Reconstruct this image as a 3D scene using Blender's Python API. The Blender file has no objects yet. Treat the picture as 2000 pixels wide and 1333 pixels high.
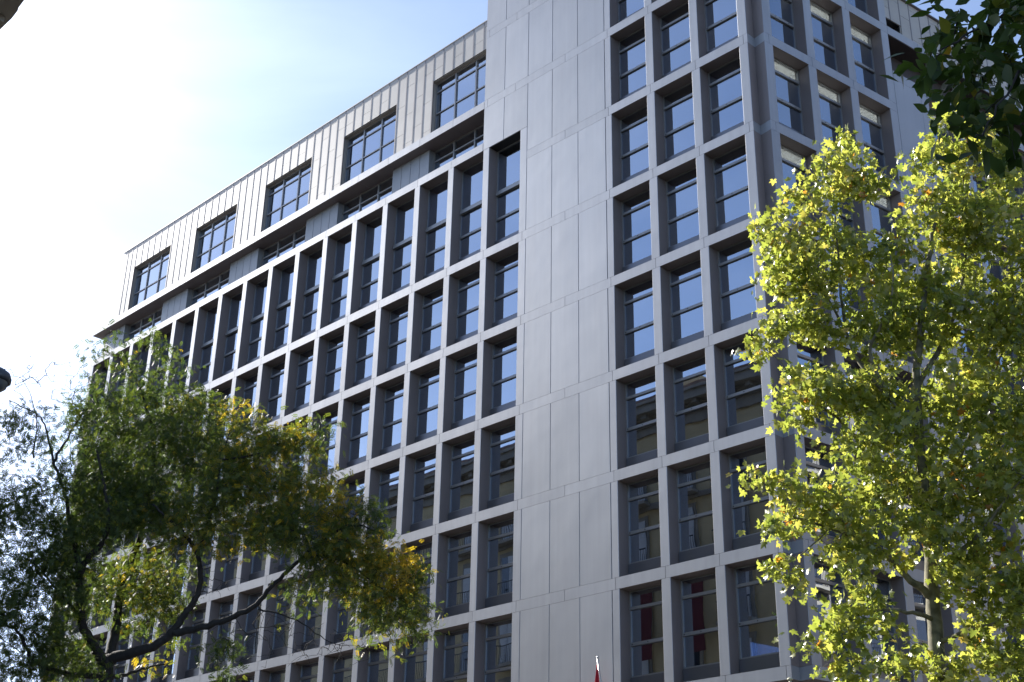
import bpy, bmesh, math, random
import numpy as np
from mathutils import Vector, Matrix

random.seed(7)
rng = np.random.default_rng(11)
sc = bpy.context.scene
COL = sc.collection
Z0 = 9.25                                  # height of the first row of sills above the pavement

# ------------------------------------------------------------------ camera
CAM = np.array([20.7286, -30.9722, -7.6458 + Z0])
YAW, PITCH, ROLL, FPX = 0.7968, 0.4383, 0.0192, 2637.08
_fw = np.array([-math.sin(YAW) * math.cos(PITCH), math.cos(YAW) * math.cos(PITCH), math.sin(PITCH)])
_r = np.array([math.cos(YAW), math.sin(YAW), 0.0])
_u = np.cross(_r, _fw)
RT = _r * math.cos(ROLL) + _u * math.sin(ROLL)
UP = _u * math.cos(ROLL) - _r * math.sin(ROLL)
FW = _fw
cam = bpy.data.cameras.new('camera')
cam.sensor_width = 36.0
cam.lens = FPX / 2000 * 36.0
cam.clip_start = 0.1
cam.clip_end = 3000
cam_o = bpy.data.objects.new('camera', cam)
COL.objects.link(cam_o)
m = Matrix.Identity(4)
for i in range(3):
    m[i][0] = RT[i]; m[i][1] = UP[i]; m[i][2] = -FW[i]; m[i][3] = CAM[i]
cam_o.matrix_world = m
sc.camera = cam_o

# ------------------------------------------------------------------ sky, sun, exposure
SUN_EL, SUN_A = math.radians(33), math.radians(3)
SUN = np.array([-math.cos(SUN_A) * math.cos(SUN_EL), -math.sin(SUN_A) * math.cos(SUN_EL), math.sin(SUN_EL)])
w = bpy.data.worlds.new('World')
sc.world = w
w.use_nodes = True
nt = w.node_tree
sky = nt.nodes.new('ShaderNodeTexSky')
sky.sky_type = 'NISHITA'
sky.sun_disc = False
sky.sun_elevation = SUN_EL
sky.sun_rotation = math.radians(267)
sky.altitude = 600
sky.air_density = 0.85
sky.dust_density = 1.5
sky.ozone_density = 4.0
tc = nt.nodes.new('ShaderNodeTexCoord')
mpw = nt.nodes.new('ShaderNodeMapping'); mpw.inputs['Scale'].default_value = (1.0, 1.6, 3.2); mpw.inputs['Rotation'].default_value = (0.2, 0.3, 0.6)
cn = nt.nodes.new('ShaderNodeTexNoise'); cn.inputs['Scale'].default_value = 2.2; cn.inputs['Detail'].default_value = 7; cn.inputs['Distortion'].default_value = 0.6
cr_ = nt.nodes.new('ShaderNodeMapRange'); cr_.inputs['From Min'].default_value = 0.26; cr_.inputs['From Max'].default_value = 0.75; cr_.inputs['To Max'].default_value = 0.50
cm = nt.nodes.new('ShaderNodeMix'); cm.data_type = 'RGBA'; cm.blend_type = 'ADD'
cg = nt.nodes.new('ShaderNodeRGBToBW'); cs_ = nt.nodes.new('ShaderNodeCombineColor')
nt.links.new(tc.outputs['Generated'], mpw.inputs['Vector']); nt.links.new(mpw.outputs['Vector'], cn.inputs['Vector']); nt.links.new(cn.outputs['Fac'], cr_.inputs['Value'])
nt.links.new(sky.outputs[0], cg.inputs[0])
for k_ in range(3): nt.links.new(cg.outputs[0], cs_.inputs[k_])
nt.links.new(cr_.outputs['Result'], cm.inputs['Factor']); nt.links.new(sky.outputs[0], cm.inputs['A']); nt.links.new(cs_.outputs[0], cm.inputs['B'])
nt.links.new(cm.outputs['Result'], nt.nodes['Background'].inputs[0])      # thin high cloud, as bright as the air around it
nt.nodes['Background'].inputs[1].default_value = 0.10
sun = bpy.data.lights.new('sun', 'SUN')
sun.energy = 5.0
sun.angle = math.radians(0.55)
sun.color = (1.0, 0.955, 0.89)
sun_o = bpy.data.objects.new('sun', sun)
COL.objects.link(sun_o)
sun_o.rotation_euler = Vector(-SUN).to_track_quat('-Z', 'Y').to_euler()
sc.view_settings.view_transform = 'Standard'
sc.view_settings.look = 'None'
sc.view_settings.exposure = 1.35
sc.view_settings.gamma = 1.0
sc.view_settings.use_curve_mapping = False
sc.render.engine = 'CYCLES'
sc.cycles.max_bounces = 8
sc.cycles.transparent_max_bounces = 12
sc.cycles.caustics_reflective = False
sc.cycles.caustics_refractive = False

# ------------------------------------------------------------------ materials
def mat(name, color, rough=0.6, metal=0.0, spec=0.5, var=0.0, vscale=2.0, objvar=0.0, bump=0.0, bscale=3.0, bdist=0.02, color2=None, streak=0.0):
    M = bpy.data.materials.new(name)
    M.use_nodes = True
    N, L = M.node_tree.nodes, M.node_tree.links
    p = N['Principled BSDF']
    p.inputs['Base Color'].default_value = (*color, 1)
    p.inputs['Roughness'].default_value = rough
    p.inputs['Metallic'].default_value = metal
    p.inputs['Specular IOR Level'].default_value = spec
    geo = N.new('ShaderNodeNewGeometry')
    src = None
    if color2 is not None or var > 0:
        nz = N.new('ShaderNodeTexNoise'); nz.inputs['Scale'].default_value = vscale; nz.inputs['Detail'].default_value = 6
        L.new(geo.outputs['Position'], nz.inputs['Vector'])
        mx = N.new('ShaderNodeMix'); mx.data_type = 'RGBA'
        c2 = color2 if color2 is not None else tuple(c * (1 + var) for c in color)
        c1 = color if color2 is not None else tuple(c * (1 - var) for c in color)
        mx.inputs['A'].default_value = (*c1, 1); mx.inputs['B'].default_value = (*c2, 1)
        cr = N.new('ShaderNodeMapRange'); cr.inputs['From Min'].default_value = 0.35; cr.inputs['From Max'].default_value = 0.65
        L.new(nz.outputs['Fac'], cr.inputs['Value']); L.new(cr.outputs['Result'], mx.inputs['Factor'])
        src = mx.outputs['Result']
    if objvar > 0:
        oi = N.new('ShaderNodeObjectInfo')
        mr = N.new('ShaderNodeMapRange'); mr.inputs['To Min'].default_value = 1 - objvar; mr.inputs['To Max'].default_value = 1 + objvar
        L.new(oi.outputs['Random'], mr.inputs['Value'])
        hs = N.new('ShaderNodeHueSaturation')
        L.new(mr.outputs['Result'], hs.inputs['Value'])
        if src is not None: L.new(src, hs.inputs['Color'])
        else: hs.inputs['Color'].default_value = (*color, 1)
        src = hs.outputs['Color']
    if streak > 0:                         # faint rain marks, drawn out downwards
        mp = N.new('ShaderNodeMapping'); mp.inputs['Scale'].default_value = (5.0, 5.0, 0.22)
        L.new(geo.outputs['Position'], mp.inputs['Vector'])
        n3 = N.new('ShaderNodeTexNoise'); n3.inputs['Scale'].default_value = 1.0; n3.inputs['Detail'].default_value = 5
        L.new(mp.outputs['Vector'], n3.inputs['Vector'])
        m3 = N.new('ShaderNodeMapRange'); m3.inputs['From Min'].default_value = 0.3; m3.inputs['From Max'].default_value = 0.7
        m3.inputs['To Min'].default_value = 1 - streak; m3.inputs['To Max'].default_value = 1 + streak
        L.new(n3.outputs['Fac'], m3.inputs['Value'])
        h3 = N.new('ShaderNodeHueSaturation'); L.new(m3.outputs['Result'], h3.inputs['Value'])
        if src is not None: L.new(src, h3.inputs['Color'])
        else: h3.inputs['Color'].default_value = (*color, 1)
        src = h3.outputs['Color']
    if src is not None: L.new(src, p.inputs['Base Color'])
    if bump > 0:
        nb = N.new('ShaderNodeTexNoise'); nb.inputs['Scale'].default_value = bscale; nb.inputs['Detail'].default_value = 3
        L.new(geo.outputs['Position'], nb.inputs['Vector'])
        b = N.new('ShaderNodeBump'); b.inputs['Strength'].default_value = bump; b.inputs['Distance'].default_value = bdist
        L.new(nb.outputs['Fac'], b.inputs['Height']); L.new(b.outputs['Normal'], p.inputs['Normal'])
    return M

def glass_mat(name, tint, f0, wave):
    M = bpy.data.materials.new(name); M.use_nodes = True
    N, L = M.node_tree.nodes, M.node_tree.links
    N.remove(N['Principled BSDF'])
    out = N['Material Output']
    tr = N.new('ShaderNodeBsdfTransparent'); tr.inputs[0].default_value = (*tint, 1)
    gl = N.new('ShaderNodeBsdfGlossy'); gl.inputs['Roughness'].default_value = 0.0
    gl.inputs[0].default_value = (0.82, 0.91, 1.0, 1)
    lw = N.new('ShaderNodeLayerWeight'); lw.inputs['Blend'].default_value = 0.5
    pw = N.new('ShaderNodeMath'); pw.operation = 'POWER'; pw.inputs[1].default_value = 4.0
    mr = N.new('ShaderNodeMapRange'); mr.inputs['To Min'].default_value = f0; mr.inputs['To Max'].default_value = 1.0
    mx = N.new('ShaderNodeMixShader')
    geo = N.new('ShaderNodeNewGeometry')
    nz = N.new('ShaderNodeTexNoise'); nz.inputs['Scale'].default_value = 0.9; nz.inputs['Detail'].default_value = 1
    b = N.new('ShaderNodeBump'); b.inputs['Strength'].default_value = 1.0; b.inputs['Distance'].default_value = wave
    oi = N.new('ShaderNodeObjectInfo'); ml = N.new('ShaderNodeVectorMath'); ml.operation = 'MULTIPLY_ADD'
    ml.inputs[1].default_value = (40, 40, 40); L.new(oi.outputs['Random'], ml.inputs[0]); L.new(geo.outputs['Position'], ml.inputs[2])   # every pane bends a little differently
    L.new(ml.outputs[0], nz.inputs['Vector']); L.new(nz.outputs['Fac'], b.inputs['Height']); L.new(b.outputs['Normal'], gl.inputs['Normal'])
    L.new(lw.outputs['Facing'], pw.inputs[0]); L.new(pw.outputs[0], mr.inputs['Value']); L.new(mr.outputs['Result'], mx.inputs['Fac'])
    L.new(tr.outputs[0], mx.inputs[1]); L.new(gl.outputs[0], mx.inputs[2]); L.new(mx.outputs[0], out.inputs['Surface'])
    return M

def leaf_mat(name, stops, rough=0.4, trans=0.35, spec=0.5, tcol=(1.0, 1.0, 0.55)):
    M = bpy.data.materials.new(name); M.use_nodes = True
    N, L = M.node_tree.nodes, M.node_tree.links
    p = N['Principled BSDF']; out = N['Material Output']
    at_ = N.new('ShaderNodeAttribute'); at_.attribute_name = 'tint'
    cr = N.new('ShaderNodeValToRGB')
    e = cr.color_ramp.elements
    e[0].position = stops[0][0]; e[0].color = (*stops[0][1], 1)
    e[1].position = stops[-1][0]; e[1].color = (*stops[-1][1], 1)
    for ps, c in stops[1:-1]:
        q = e.new(ps); q.color = (*c, 1)
    L.new(at_.outputs['Fac'], cr.inputs['Fac']); L.new(cr.outputs['Color'], p.inputs['Base Color'])
    p.inputs['Roughness'].default_value = rough; p.inputs['Specular IOR Level'].default_value = spec
    t = N.new('ShaderNodeBsdfTranslucent')
    mu = N.new('ShaderNodeMix'); mu.data_type = 'RGBA'; mu.blend_type = 'MULTIPLY'; mu.inputs['Factor'].default_value = 1.0
    mu.inputs['B'].default_value = (*tcol, 1)
    sc_ = N.new('ShaderNodeMix'); sc_.data_type = 'RGBA'; sc_.blend_type = 'MULTIPLY'; sc_.inputs['Factor'].default_value = 1.0
    sc_.inputs['B'].default_value = (2.4, 2.4, 2.4, 1)
    L.new(cr.outputs['Color'], mu.inputs['A']); L.new(mu.outputs['Result'], sc_.inputs['A']); L.new(sc_.outputs['Result'], t.inputs['Color'])
    mx = N.new('ShaderNodeMixShader'); mx.inputs['Fac'].default_value = trans
    L.new(p.outputs[0], mx.inputs[1]); L.new(t.outputs[0], mx.inputs[2]); L.new(mx.outputs[0], out.inputs['Surface'])
    return M

M_ALU = mat('brushed_grey_aluminium', (0.345, 0.355, 0.38), rough=0.52, metal=0.35, var=0.04, vscale=0.7, objvar=0.045, bump=0.35, bscale=0.55, bdist=0.02, streak=0.05)
M_PANEL = mat('grey_aluminium_panel', (0.345, 0.355, 0.378), rough=0.50, metal=0.35, var=0.035, vscale=0.5, objvar=0.05, bump=0.3, bscale=0.45, bdist=0.03, streak=0.035)
M_ZINC = mat('weathered_zinc', (0.37, 0.348, 0.318), rough=0.5, metal=0.15, var=0.06, vscale=1.3, objvar=0.06)
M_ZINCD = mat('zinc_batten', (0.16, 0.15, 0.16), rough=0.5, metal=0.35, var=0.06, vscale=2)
M_BOX = mat('grey_blue_cladding', (0.30, 0.31, 0.325), rough=0.5, metal=0.3, var=0.04, objvar=0.03)
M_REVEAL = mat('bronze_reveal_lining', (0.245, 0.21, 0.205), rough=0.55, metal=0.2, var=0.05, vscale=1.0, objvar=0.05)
M_FRAME = mat('taupe_window_metal', (0.31, 0.305, 0.30), rough=0.42, metal=0.5, var=0.03)
M_SILL = mat('sill_metal', (0.17, 0.17, 0.185), rough=0.32, metal=0.6, var=0.03)
M_RECESS = mat('recess_shade_brown', (0.045, 0.038, 0.04), rough=0.6)  # near-black tone stands in for the shade of the recess
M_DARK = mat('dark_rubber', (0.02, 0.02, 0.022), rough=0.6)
M_GLASS = glass_mat('solar_glass', (0.26, 0.34, 0.50), 0.42, 0.0020)
M_BLIND = mat('glowing_cream_blind', (0.72, 0.68, 0.52), rough=0.9)
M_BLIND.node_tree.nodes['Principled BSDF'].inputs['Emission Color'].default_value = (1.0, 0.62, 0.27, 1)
M_BLIND.node_tree.nodes['Principled BSDF'].inputs['Emission Strength'].default_value = 4.5   # lamp glow put into the fabric; no lamps stand behind it
M_BLINDG = mat('grey_blind_fabric', (0.55, 0.60, 0.66), rough=0.9)
M_CEIL = mat('ceiling_plaster', (0.22, 0.23, 0.26), rough=0.9)
M_CORE = mat('inner_partition', (0.07, 0.075, 0.09), rough=0.9, var=0.3, vscale=0.6)
M_CREAM = mat('cream_render', (0.62, 0.50, 0.29), rough=0.85, var=0.08, vscale=0.8)
M_STONE = mat('grey_limestone', (0.34, 0.31, 0.26), rough=0.85, var=0.12, vscale=1.5, bump=0.3, bscale=12, bdist=0.01)
M_DIMWALL = mat('dimmed_render', (0.22, 0.20, 0.18), rough=0.85, var=0.06, vscale=0.7)  # wall tone darkened to cut bounce onto the side street front
M_SHUT = mat('white_shutter_paint', (0.62, 0.63, 0.64), rough=0.5)
M_IRON = mat('black_iron', (0.02, 0.02, 0.022), rough=0.5)
M_TILE = mat('clay_roof_tile', (0.17, 0.12, 0.10), rough=0.8, var=0.25, vscale=3)
M_PANE = mat('dark_window_glass', (0.03, 0.035, 0.05), rough=0.05, spec=0.8)
M_ASPH = mat('asphalt', (0.05, 0.05, 0.052), rough=0.9, var=0.2, vscale=5)
M_PAVE = mat('pavement_stone', (0.28, 0.27, 0.25), rough=0.85, var=0.12, vscale=2)
M_BARKP = mat('plane_tree_bark', (0.085, 0.08, 0.05), rough=0.85, color2=(0.20, 0.18, 0.115), vscale=7, bump=0.4, bscale=25, bdist=0.01)
M_BARKD = mat('dark_ash_bark', (0.016, 0.013, 0.012), rough=0.9, color2=(0.032, 0.027, 0.024), vscale=9, bump=0.6, bscale=30, bdist=0.012)
M_LEAFP = leaf_mat('plane_leaf', [(0.0, (0.055, 0.085, 0.018)), (0.45, (0.15, 0.18, 0.032)), (0.8, (0.26, 0.265, 0.055)), (0.98, (0.28, 0.22, 0.05)), (1.0, (0.28, 0.13, 0.02))], rough=0.30, trans=0.58, spec=1.0, tcol=(1.0, 0.97, 0.8))
M_LEAFA = leaf_mat('ash_leaf', [(0.0, (0.028, 0.048, 0.018)), (0.5, (0.062, 0.088, 0.022)), (0.75, (0.12, 0.13, 0.02)), (1.0, (0.32, 0.22, 0.02))], rough=0.5, trans=0.45, spec=0.35)
M_LEAFN = leaf_mat('broad_leaflet', [(0.0, (0.022, 0.044, 0.012)), (0.6, (0.045, 0.074, 0.015)), (0.85, (0.14, 0.12, 0.02)), (1.0, (0.28, 0.16, 0.02))], rough=0.5, trans=0.32, spec=0.25)
M_LAMP = mat('dark_grey_lamp_paint', (0.06, 0.065, 0.07), rough=0.4, metal=0.2)
M_LENS = mat('lamp_lens', (0.12, 0.13, 0.13), rough=0.25)
M_POLE = mat('brushed_steel_pole', (0.6, 0.6, 0.58), rough=0.3, metal=0.8)
M_POST = mat('pale_yellow_post_paint', (0.5, 0.48, 0.33), rough=0.5)
M_BANNER = mat('maroon_banner_cloth', (0.10, 0.012, 0.018), rough=0.85)
M_RED = mat('red_flag_cloth', (0.55, 0.02, 0.04), rough=0.8)

# ------------------------------------------------------------------ object helpers
def mesh_of(name, V, F, mats, mi=None, smooth=False):
    me = bpy.data.meshes.new(name)
    me.from_pydata([tuple(v) for v in V], [], F)
    for q in (mats if isinstance(mats, (list, tuple)) else [mats]): me.materials.append(q)
    if mi is not None: me.polygons.foreach_set('material_index', mi)
    if smooth: me.polygons.foreach_set('use_smooth', [True] * len(F))
    me.update()
    return me

def fast_mesh(name, V, T, material, tint=None, smooth=False):
    """V (n,3), T (m,3) numpy triangle soup"""
    me = bpy.data.meshes.new(name)
    me.vertices.add(len(V)); me.vertices.foreach_set('co', np.asarray(V, np.float32).ravel())
    me.loops.add(len(T) * 3); me.loops.foreach_set('vertex_index', np.asarray(T, np.int32).ravel())
    me.polygons.add(len(T)); me.polygons.foreach_set('loop_start', np.arange(0, len(T) * 3, 3, dtype=np.int32))
    if smooth: me.polygons.foreach_set('use_smooth', np.ones(len(T), bool))
    if tint is not None:
        a = me.attributes.new('tint', 'FLOAT', 'POINT'); a.data.foreach_set('value', np.asarray(tint, np.float32))
    me.materials.append(material)
    me.update(calc_edges=True)
    me.validate()
    return me

def link(name, me, parent=None, loc=(0, 0, 0), rz=0.0):
    o = bpy.data.objects.new(name, me)
    COL.objects.link(o)
    o.parent = parent
    o.location = loc
    if rz: o.rotation_euler = (0, 0, rz)
    return o

def thing(name, label, cat, loc=(0, 0, 0), group=None):
    o = link(name, None, None, loc)
    o['label'] = label; o['category'] = cat
    if group: o['group'] = group
    return o

class MB:
    """collects boxes and prisms into one mesh"""
    def __init__(self): self.V = []; self.F = []; self.I = []
    def box(self, a, b, i=0):
        x0, y0, z0 = a; x1, y1, z1 = b; n = len(self.V)
        self.V += [(x0, y0, z0), (x1, y0, z0), (x1, y1, z0), (x0, y1, z0), (x0, y0, z1), (x1, y0, z1), (x1, y1, z1), (x0, y1, z1)]
        self.F += [tuple(n + k for k in f) for f in ((0, 3, 2, 1), (4, 5, 6, 7), (0, 1, 5, 4), (1, 2, 6, 5), (2, 3, 7, 6), (3, 0, 4, 7))]
        self.I += [i] * 6
        return self
    def prism(self, pts, z0, z1, i=0):
        n = len(self.V); k = len(pts)
        self.V += [(x, y, z0) for x, y in pts] + [(x, y, z1) for x, y in pts]
        self.F += [tuple(n + j for j in reversed(range(k))), tuple(n + k + j for j in range(k))]
        self.F += [(n + j, n + (j + 1) % k, n + k + (j + 1) % k, n + k + j) for j in range(k)]
        self.I += [i] * (k + 2)
        return self
    def tube(self, pts, radii, sides=8, i=0):
        n = len(self.V); pts = [Vector(p) for p in pts]
        ref = Vector((0.3, 0.2, 1)).normalized()
        for j, p in enumerate(pts):
            d = (pts[min(j + 1, len(pts) - 1)] - pts[max(j - 1, 0)]).normalized()
            a = d.cross(ref)
            if a.length < 1e-3: a = d.cross(Vector((1, 0, 0)))
            a.normalize(); b = d.cross(a)
            for s in range(sides):
                t = 2 * math.pi * s / sides
                self.V.append(tuple(p + (a * math.cos(t) + b * math.sin(t)) * radii[j]))
        for j in range(len(pts) - 1):
            for s in range(sides):
                s2 = (s + 1) % sides
                self.F.append((n + j * sides + s, n + j * sides + s2, n + (j + 1) * sides + s2, n + (j + 1) * sides + s)); self.I.append(i)
        self.F.append(tuple(n + s for s in reversed(range(sides)))); self.F.append(tuple(n + (len(pts) - 1) * sides + s for s in range(sides))); self.I += [i, i]
        return self
    def lathe(self, prof, cx, cy, seg=20, i=0):
        n = len(self.V); k = len(prof)
        for s in range(seg):
            t = 2 * math.pi * s / seg
            self.V += [(cx + r * math.cos(t), cy + r * math.sin(t), z) for r, z in prof]
        for s in range(seg):
            s2 = (s + 1) % seg
            for j in range(k - 1):
                self.F.append((n + s * k + j, n + s2 * k + j, n + s2 * k + j + 1, n + s * k + j + 1)); self.I.append(i)
        return self
    def mesh(self, name, mats, smooth=False):
        return mesh_of(name, self.V, self.F, mats, self.I, smooth)

_cache = {}
def box_mesh(dx, dy, dz, material, ch=0.0):
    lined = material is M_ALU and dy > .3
    k = (round(dx, 4), round(dy, 4), round(dz, 4), material.name, ch)
    if k not in _cache:
        b = MB()
        if ch > 0:
            b.prism([(0, dy), (0, ch), (ch, 0), (dx - ch, 0), (dx, ch), (dx, dy)], 0, dz)
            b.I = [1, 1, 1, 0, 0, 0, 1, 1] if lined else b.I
        else:
            b.box((0, 0, 0), (dx, dy, dz))
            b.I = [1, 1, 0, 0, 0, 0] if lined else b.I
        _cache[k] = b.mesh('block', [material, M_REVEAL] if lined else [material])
    return _cache[k]

class Facade:
    """local frame: s along the wall to the viewer's right, d inward, z up"""
    def __init__(self, parent, ox, oy, th): self.p = parent; self.o = (ox, oy); self.th = th; self.c = math.cos(th); self.s = math.sin(th)
    def loc(self, s, d, z): return (self.o[0] + self.c * s - self.s * d, self.o[1] + self.s * s + self.c * d, z + Z0)
    def box(self, name, s0, s1, d0, d1, z0, z1, material, ch=0.0):
        return link(name, box_mesh(s1 - s0, d1 - d0, z1 - z0, material, ch), self.p, self.loc(s0, d0, z0), self.th)
    def put(self, name, me, s, d, z): return link(name, me, self.p, self.loc(s, d, z), self.th)

# ================================================================== the setting
def structure(name, me, loc=(0, 0, 0)):
    o = link(name, me, None, loc); o['kind'] = 'structure'; return o
structure('ground', MB().box((-900, -900, -0.5), (900, 900, 0)).mesh('ground', [M_ASPH]))
structure('pavement', MB().box((-500, -3.95, 0.0), (14, 0.5, 0.13)).mesh('pavement', [M_PAVE]))
structure('kerb', MB().box((-500, -4.2, 0.0), (14, -3.95, 0.13)).mesh('kerb', [M_STONE]))

# ================================================================== the office building
B = thing('office_building', 'large grey metal-clad office block with deep grid of windows and zinc attic', 'building')
TH2 = math.pi / 2 - 0.1491
F1 = Facade(B, 0, 0, 0.0)
F2 = Facade(B, 0.448, 0.344, TH2)
BH = 0.364            # height of the horizontal bands
G = 0.007             # half a joint
D = 0.5               # depth of the window reveals
PW, PP = 0.335, 2.0821
LW = PP - PW          # left openings
LX = [-10.7193 - PP * i for i in range(16)]            # right jamb of each left column
RWD = 1.659
RX = [-0.3518, -2.3607, -4.3696]
FW2, FP2 = 1.7264, 2.1212
FX = [0.393 + FP2 * j for j in range(3)]               # left jamb of each column on the side street (tower)
FXW = [8.725 + FP2 * j for j in range(3)]              # (wing)
XEND = LX[-1] - LW - PW

# ---- windows
_wm = {}
def win_mesh(kind, wd, part):
    k = (kind, round(wd, 3), part)
    if k in _wm: return _wm[k]
    h = 4.62 if kind == 'tall' else 3.5 - BH
    b = MB(); ms = [M_FRAME]
    if part == 'frame':
        b.box((0, D - .04, .5), (.045, D + .06, h)).box((wd - .045, D - .04, .5), (wd, D + .06, h)).box((.045, D - .04, h - .04), (wd - .045, D + .06, h)).box((.045, D - .02, .47), (wd - .045, D + .06, .53))
        b.box((0, D + .06, 0.0), (.02, D + .5, h)).box((wd - .02, D + .06, 0.0), (wd, D + .5, h))
    elif part == 'sill':
        b.box((.035, D - .1, .004), (wd, D + .05, .469)); ms = [M_SILL]
    elif part in ('transom', 'upper_transom'):
        z0, z1 = ((1.43, 1.53) if kind != 'tall' else (1.40, 1.50)) if part == 'transom' else (2.54, 2.63)
        b.box((.045, D - .06, z0), (wd - .045, D + .03, z1))
        if part == 'transom':
            for f in (.05, .42, .80): b.box((wd * f, D - .066, (z0 + z1) / 2 - .016), (wd * f + .034, D - .0595, (z0 + z1) / 2 + .016), 1)
        ms = [M_FRAME, M_DARK]
    elif part == 'spandrel_bar':
        b.box((.0455, D - .12, 2.51), (wd - .0455, D + .04, 2.64)).box((.05, D - .10, 2.645), (wd - .05, D - .02, 2.70)); ms = [M_FRAME]
    else:
        z = {'fanlight': (2.63, h - .04), 'pane': (1.53, 2.54), 'lower_pane': (.53, 1.43)}[part] if kind != 'tall' else {'fanlight': (2.70, h - .04), 'pane': (1.50, 2.51), 'lower_pane': (.53, 1.40)}[part]
        b.box((.046, D, z[0]), (wd - .046, D + .012, z[1])); ms = [M_GLASS]
    _wm[k] = b.mesh(part, ms)
    return _wm[k]
def window(F, s0, wd, z, kind='std', blind=None, cream=False):
    o = F.put('window', win_mesh(kind, wd, 'frame'), s0, 0, z)
    parts = ['sill', 'transom', 'fanlight', 'pane', 'lower_pane', 'spandrel_bar' if kind == 'tall' else 'upper_transom']
    for p in parts: link(p, win_mesh(kind, wd, p), o)
    h = 4.58 if kind == 'tall' else 3.5 - BH - .04
    if blind:
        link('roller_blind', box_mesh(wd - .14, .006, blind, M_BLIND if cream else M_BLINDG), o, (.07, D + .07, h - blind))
    return o

def blind_for(F, i, k):
    r = random.random()
    if r < .42: return None
    if r < .75: return random.uniform(.5, .7)
    return random.uniform(.9, 1.9)

# ---- left part of the main front: rows of openings, piers and bands
for k in range(0, 5):
    z = 3.5 * k
    for i in range(16):
        window(F1, LX[i] - LW, LW, z, 'std', blind_for(0, i, k))
        F1.box('pier', LX[i] - LW - PW, LX[i] - LW, 0, D, z + G, z + 3.5 - BH - G, M_ALU, .012)
    F1.box('pier', LX[0], -10.345, 0, D, z + G, z + 3.5 - BH - G, M_ALU, .012)
for i in range(16):
    window(F1, LX[i] - LW, LW, 17.5, 'tall', random.choice([None, None, .5, 1.2]))
    F1.box('pier', LX[i] - LW - PW, LX[i] - LW, 0, D, 17.5 + G, 22.12 - G, M_ALU, .012)
F1.box('pier', LX[0], -10.345, 0, D, 17.5 + G, 22.12 - G, M_ALU, .012)
jl = [-10.53] + [LX[i] - LW - PW * .5 for i in range(16)]
jl[-1] = XEND
for zt, name in [(3.5 * k, 'band') for k in range(0, 6)] + [(22.484, 'band')]:
    for i in range(1 if zt > 22 else 0, 16):
        F1.box(name, jl[i + 1] + G, (jl[i] if zt < 22 or i > 1 else -12.838) - G, 0, D if zt < 22 else .82, zt - BH, zt, M_ALU)
# ---- tower: three columns of windows and the blank panelled strip
for k in range(0, 9):
    z = 3.5 * k
    for i, xr in enumerate(RX):
        window(F1, xr - RWD, RWD, z, 'std', {0: .62, 1: .66}.get((i + k) % 4, None) if k > 1 else random.choice([None, .8]))
    for a, b in ((-6.328, -6.0286), (-4.3696, -4.0197), (-2.3607, -2.0108), (-.3518, 0.0)):
        if a == -4.3696: a, b = RX[1] - RWD - .3499, RX[1] - RWD
        if a == -2.3607: a, b = RX[0] - RWD - .3499, RX[0] - RWD
        F1.box('pier', a + (G if a < -6 else 0), b, 0, D, z + G, z + 3.5 - BH - G, M_ALU, .012)
    # panels
    for a, b in ((-12.83, -11.66), (-11.66, -10.34), (-10.34, -9.01), (-9.01, -7.68), (-7.68, -6.333)):
        if b < -10 and k < 6: continue
        z0, z1 = z + G, z + 3.5 - BH - G
        if b < -10 and k == 6: z0 = 22.12 + G
        F1.box('panel', a + G, b - G, 0, .045, z0, z1, M_PANEL, .008)
for k in range(0, 10):
    js = [-10.53, -8.33, -6.18, -4.20, -2.19, -.16, 0.0]
    if k >= 7: js = [-12.83, -12.64, -11.03] + js[1:]
    if k == 6: js[0] = -10.345
    for a, b in zip(js[:-1], js[1:]):
        F1.box('band', a + G, b - (G if b < 0 else 0), 0, D, 3.5 * k - BH, 3.5 * k, M_ALU)
F1.box('parapet_panel', -12.83, 0, 0, .4, 31.51, 32.6, M_PANEL)
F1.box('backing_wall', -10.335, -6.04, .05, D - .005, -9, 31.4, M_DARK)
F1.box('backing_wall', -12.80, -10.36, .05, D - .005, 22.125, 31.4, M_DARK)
F1.box('tower_flank', -12.83, -12.60, .052, 9, 24.52, 32.5, M_PANEL)

# ---- side street front: three columns of the tower, one blank strip, then the wing
for k in range(0, 9):
    z = 3.5 * k
    for j, s in enumerate(FX):
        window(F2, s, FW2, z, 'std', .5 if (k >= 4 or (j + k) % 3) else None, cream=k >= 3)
        F2.box('pier', s + FW2, s + FW2 + (.395 if j < 2 else .40), 0, D, z + G, z + 3.5 - BH - G, M_ALU, .012)
    F2.box('corner_pier', 0, .393, 0, D, z + G, z + 3.5 - BH - G, M_ALU, .012)
    if k < 6:
        F2.box('panel', 6.775, 8.262, 0, .045, z + G, (z + 3.5 - BH - G) if k < 5 else 22.12 - G, M_PANEL, .008)
        F2.box('pier', 8.27, 8.722, 0, D, z + G, (z + 3.5 - BH - G) if k < 5 else 22.12 - G, M_ALU, .012)
        for j, s in enumerate(FXW):
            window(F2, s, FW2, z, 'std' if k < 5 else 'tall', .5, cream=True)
            F2.box('pier', s + FW2, s + FP2, 0, D, z + G, (z + 3.5 - BH - G) if k < 5 else 22.12 - G, M_ALU, .012)
        F2.box('panel', FXW[-1] + FP2 + G, 22, 0, .045, z + G, (z + 3.5 - BH - G) if k < 5 else 22.12 - G, M_PANEL, .008)
for k in range(0, 10):
    js = [0, .22] + [s + FW2 + .197 for s in FX[:2]] + [6.76]
    if k < 6 or k == 7: js += [8.5] + [s + FW2 + .197 for s in FXW] + [22]
    for a, b in zip(js[:-1], js[1:]):
        F2.box('band', a + (G if a else 0), b - G, 0, D if not (k == 7 and a > 6.7) else 2.0, 3.5 * k - BH, 3.5 * k, M_ALU)
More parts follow.
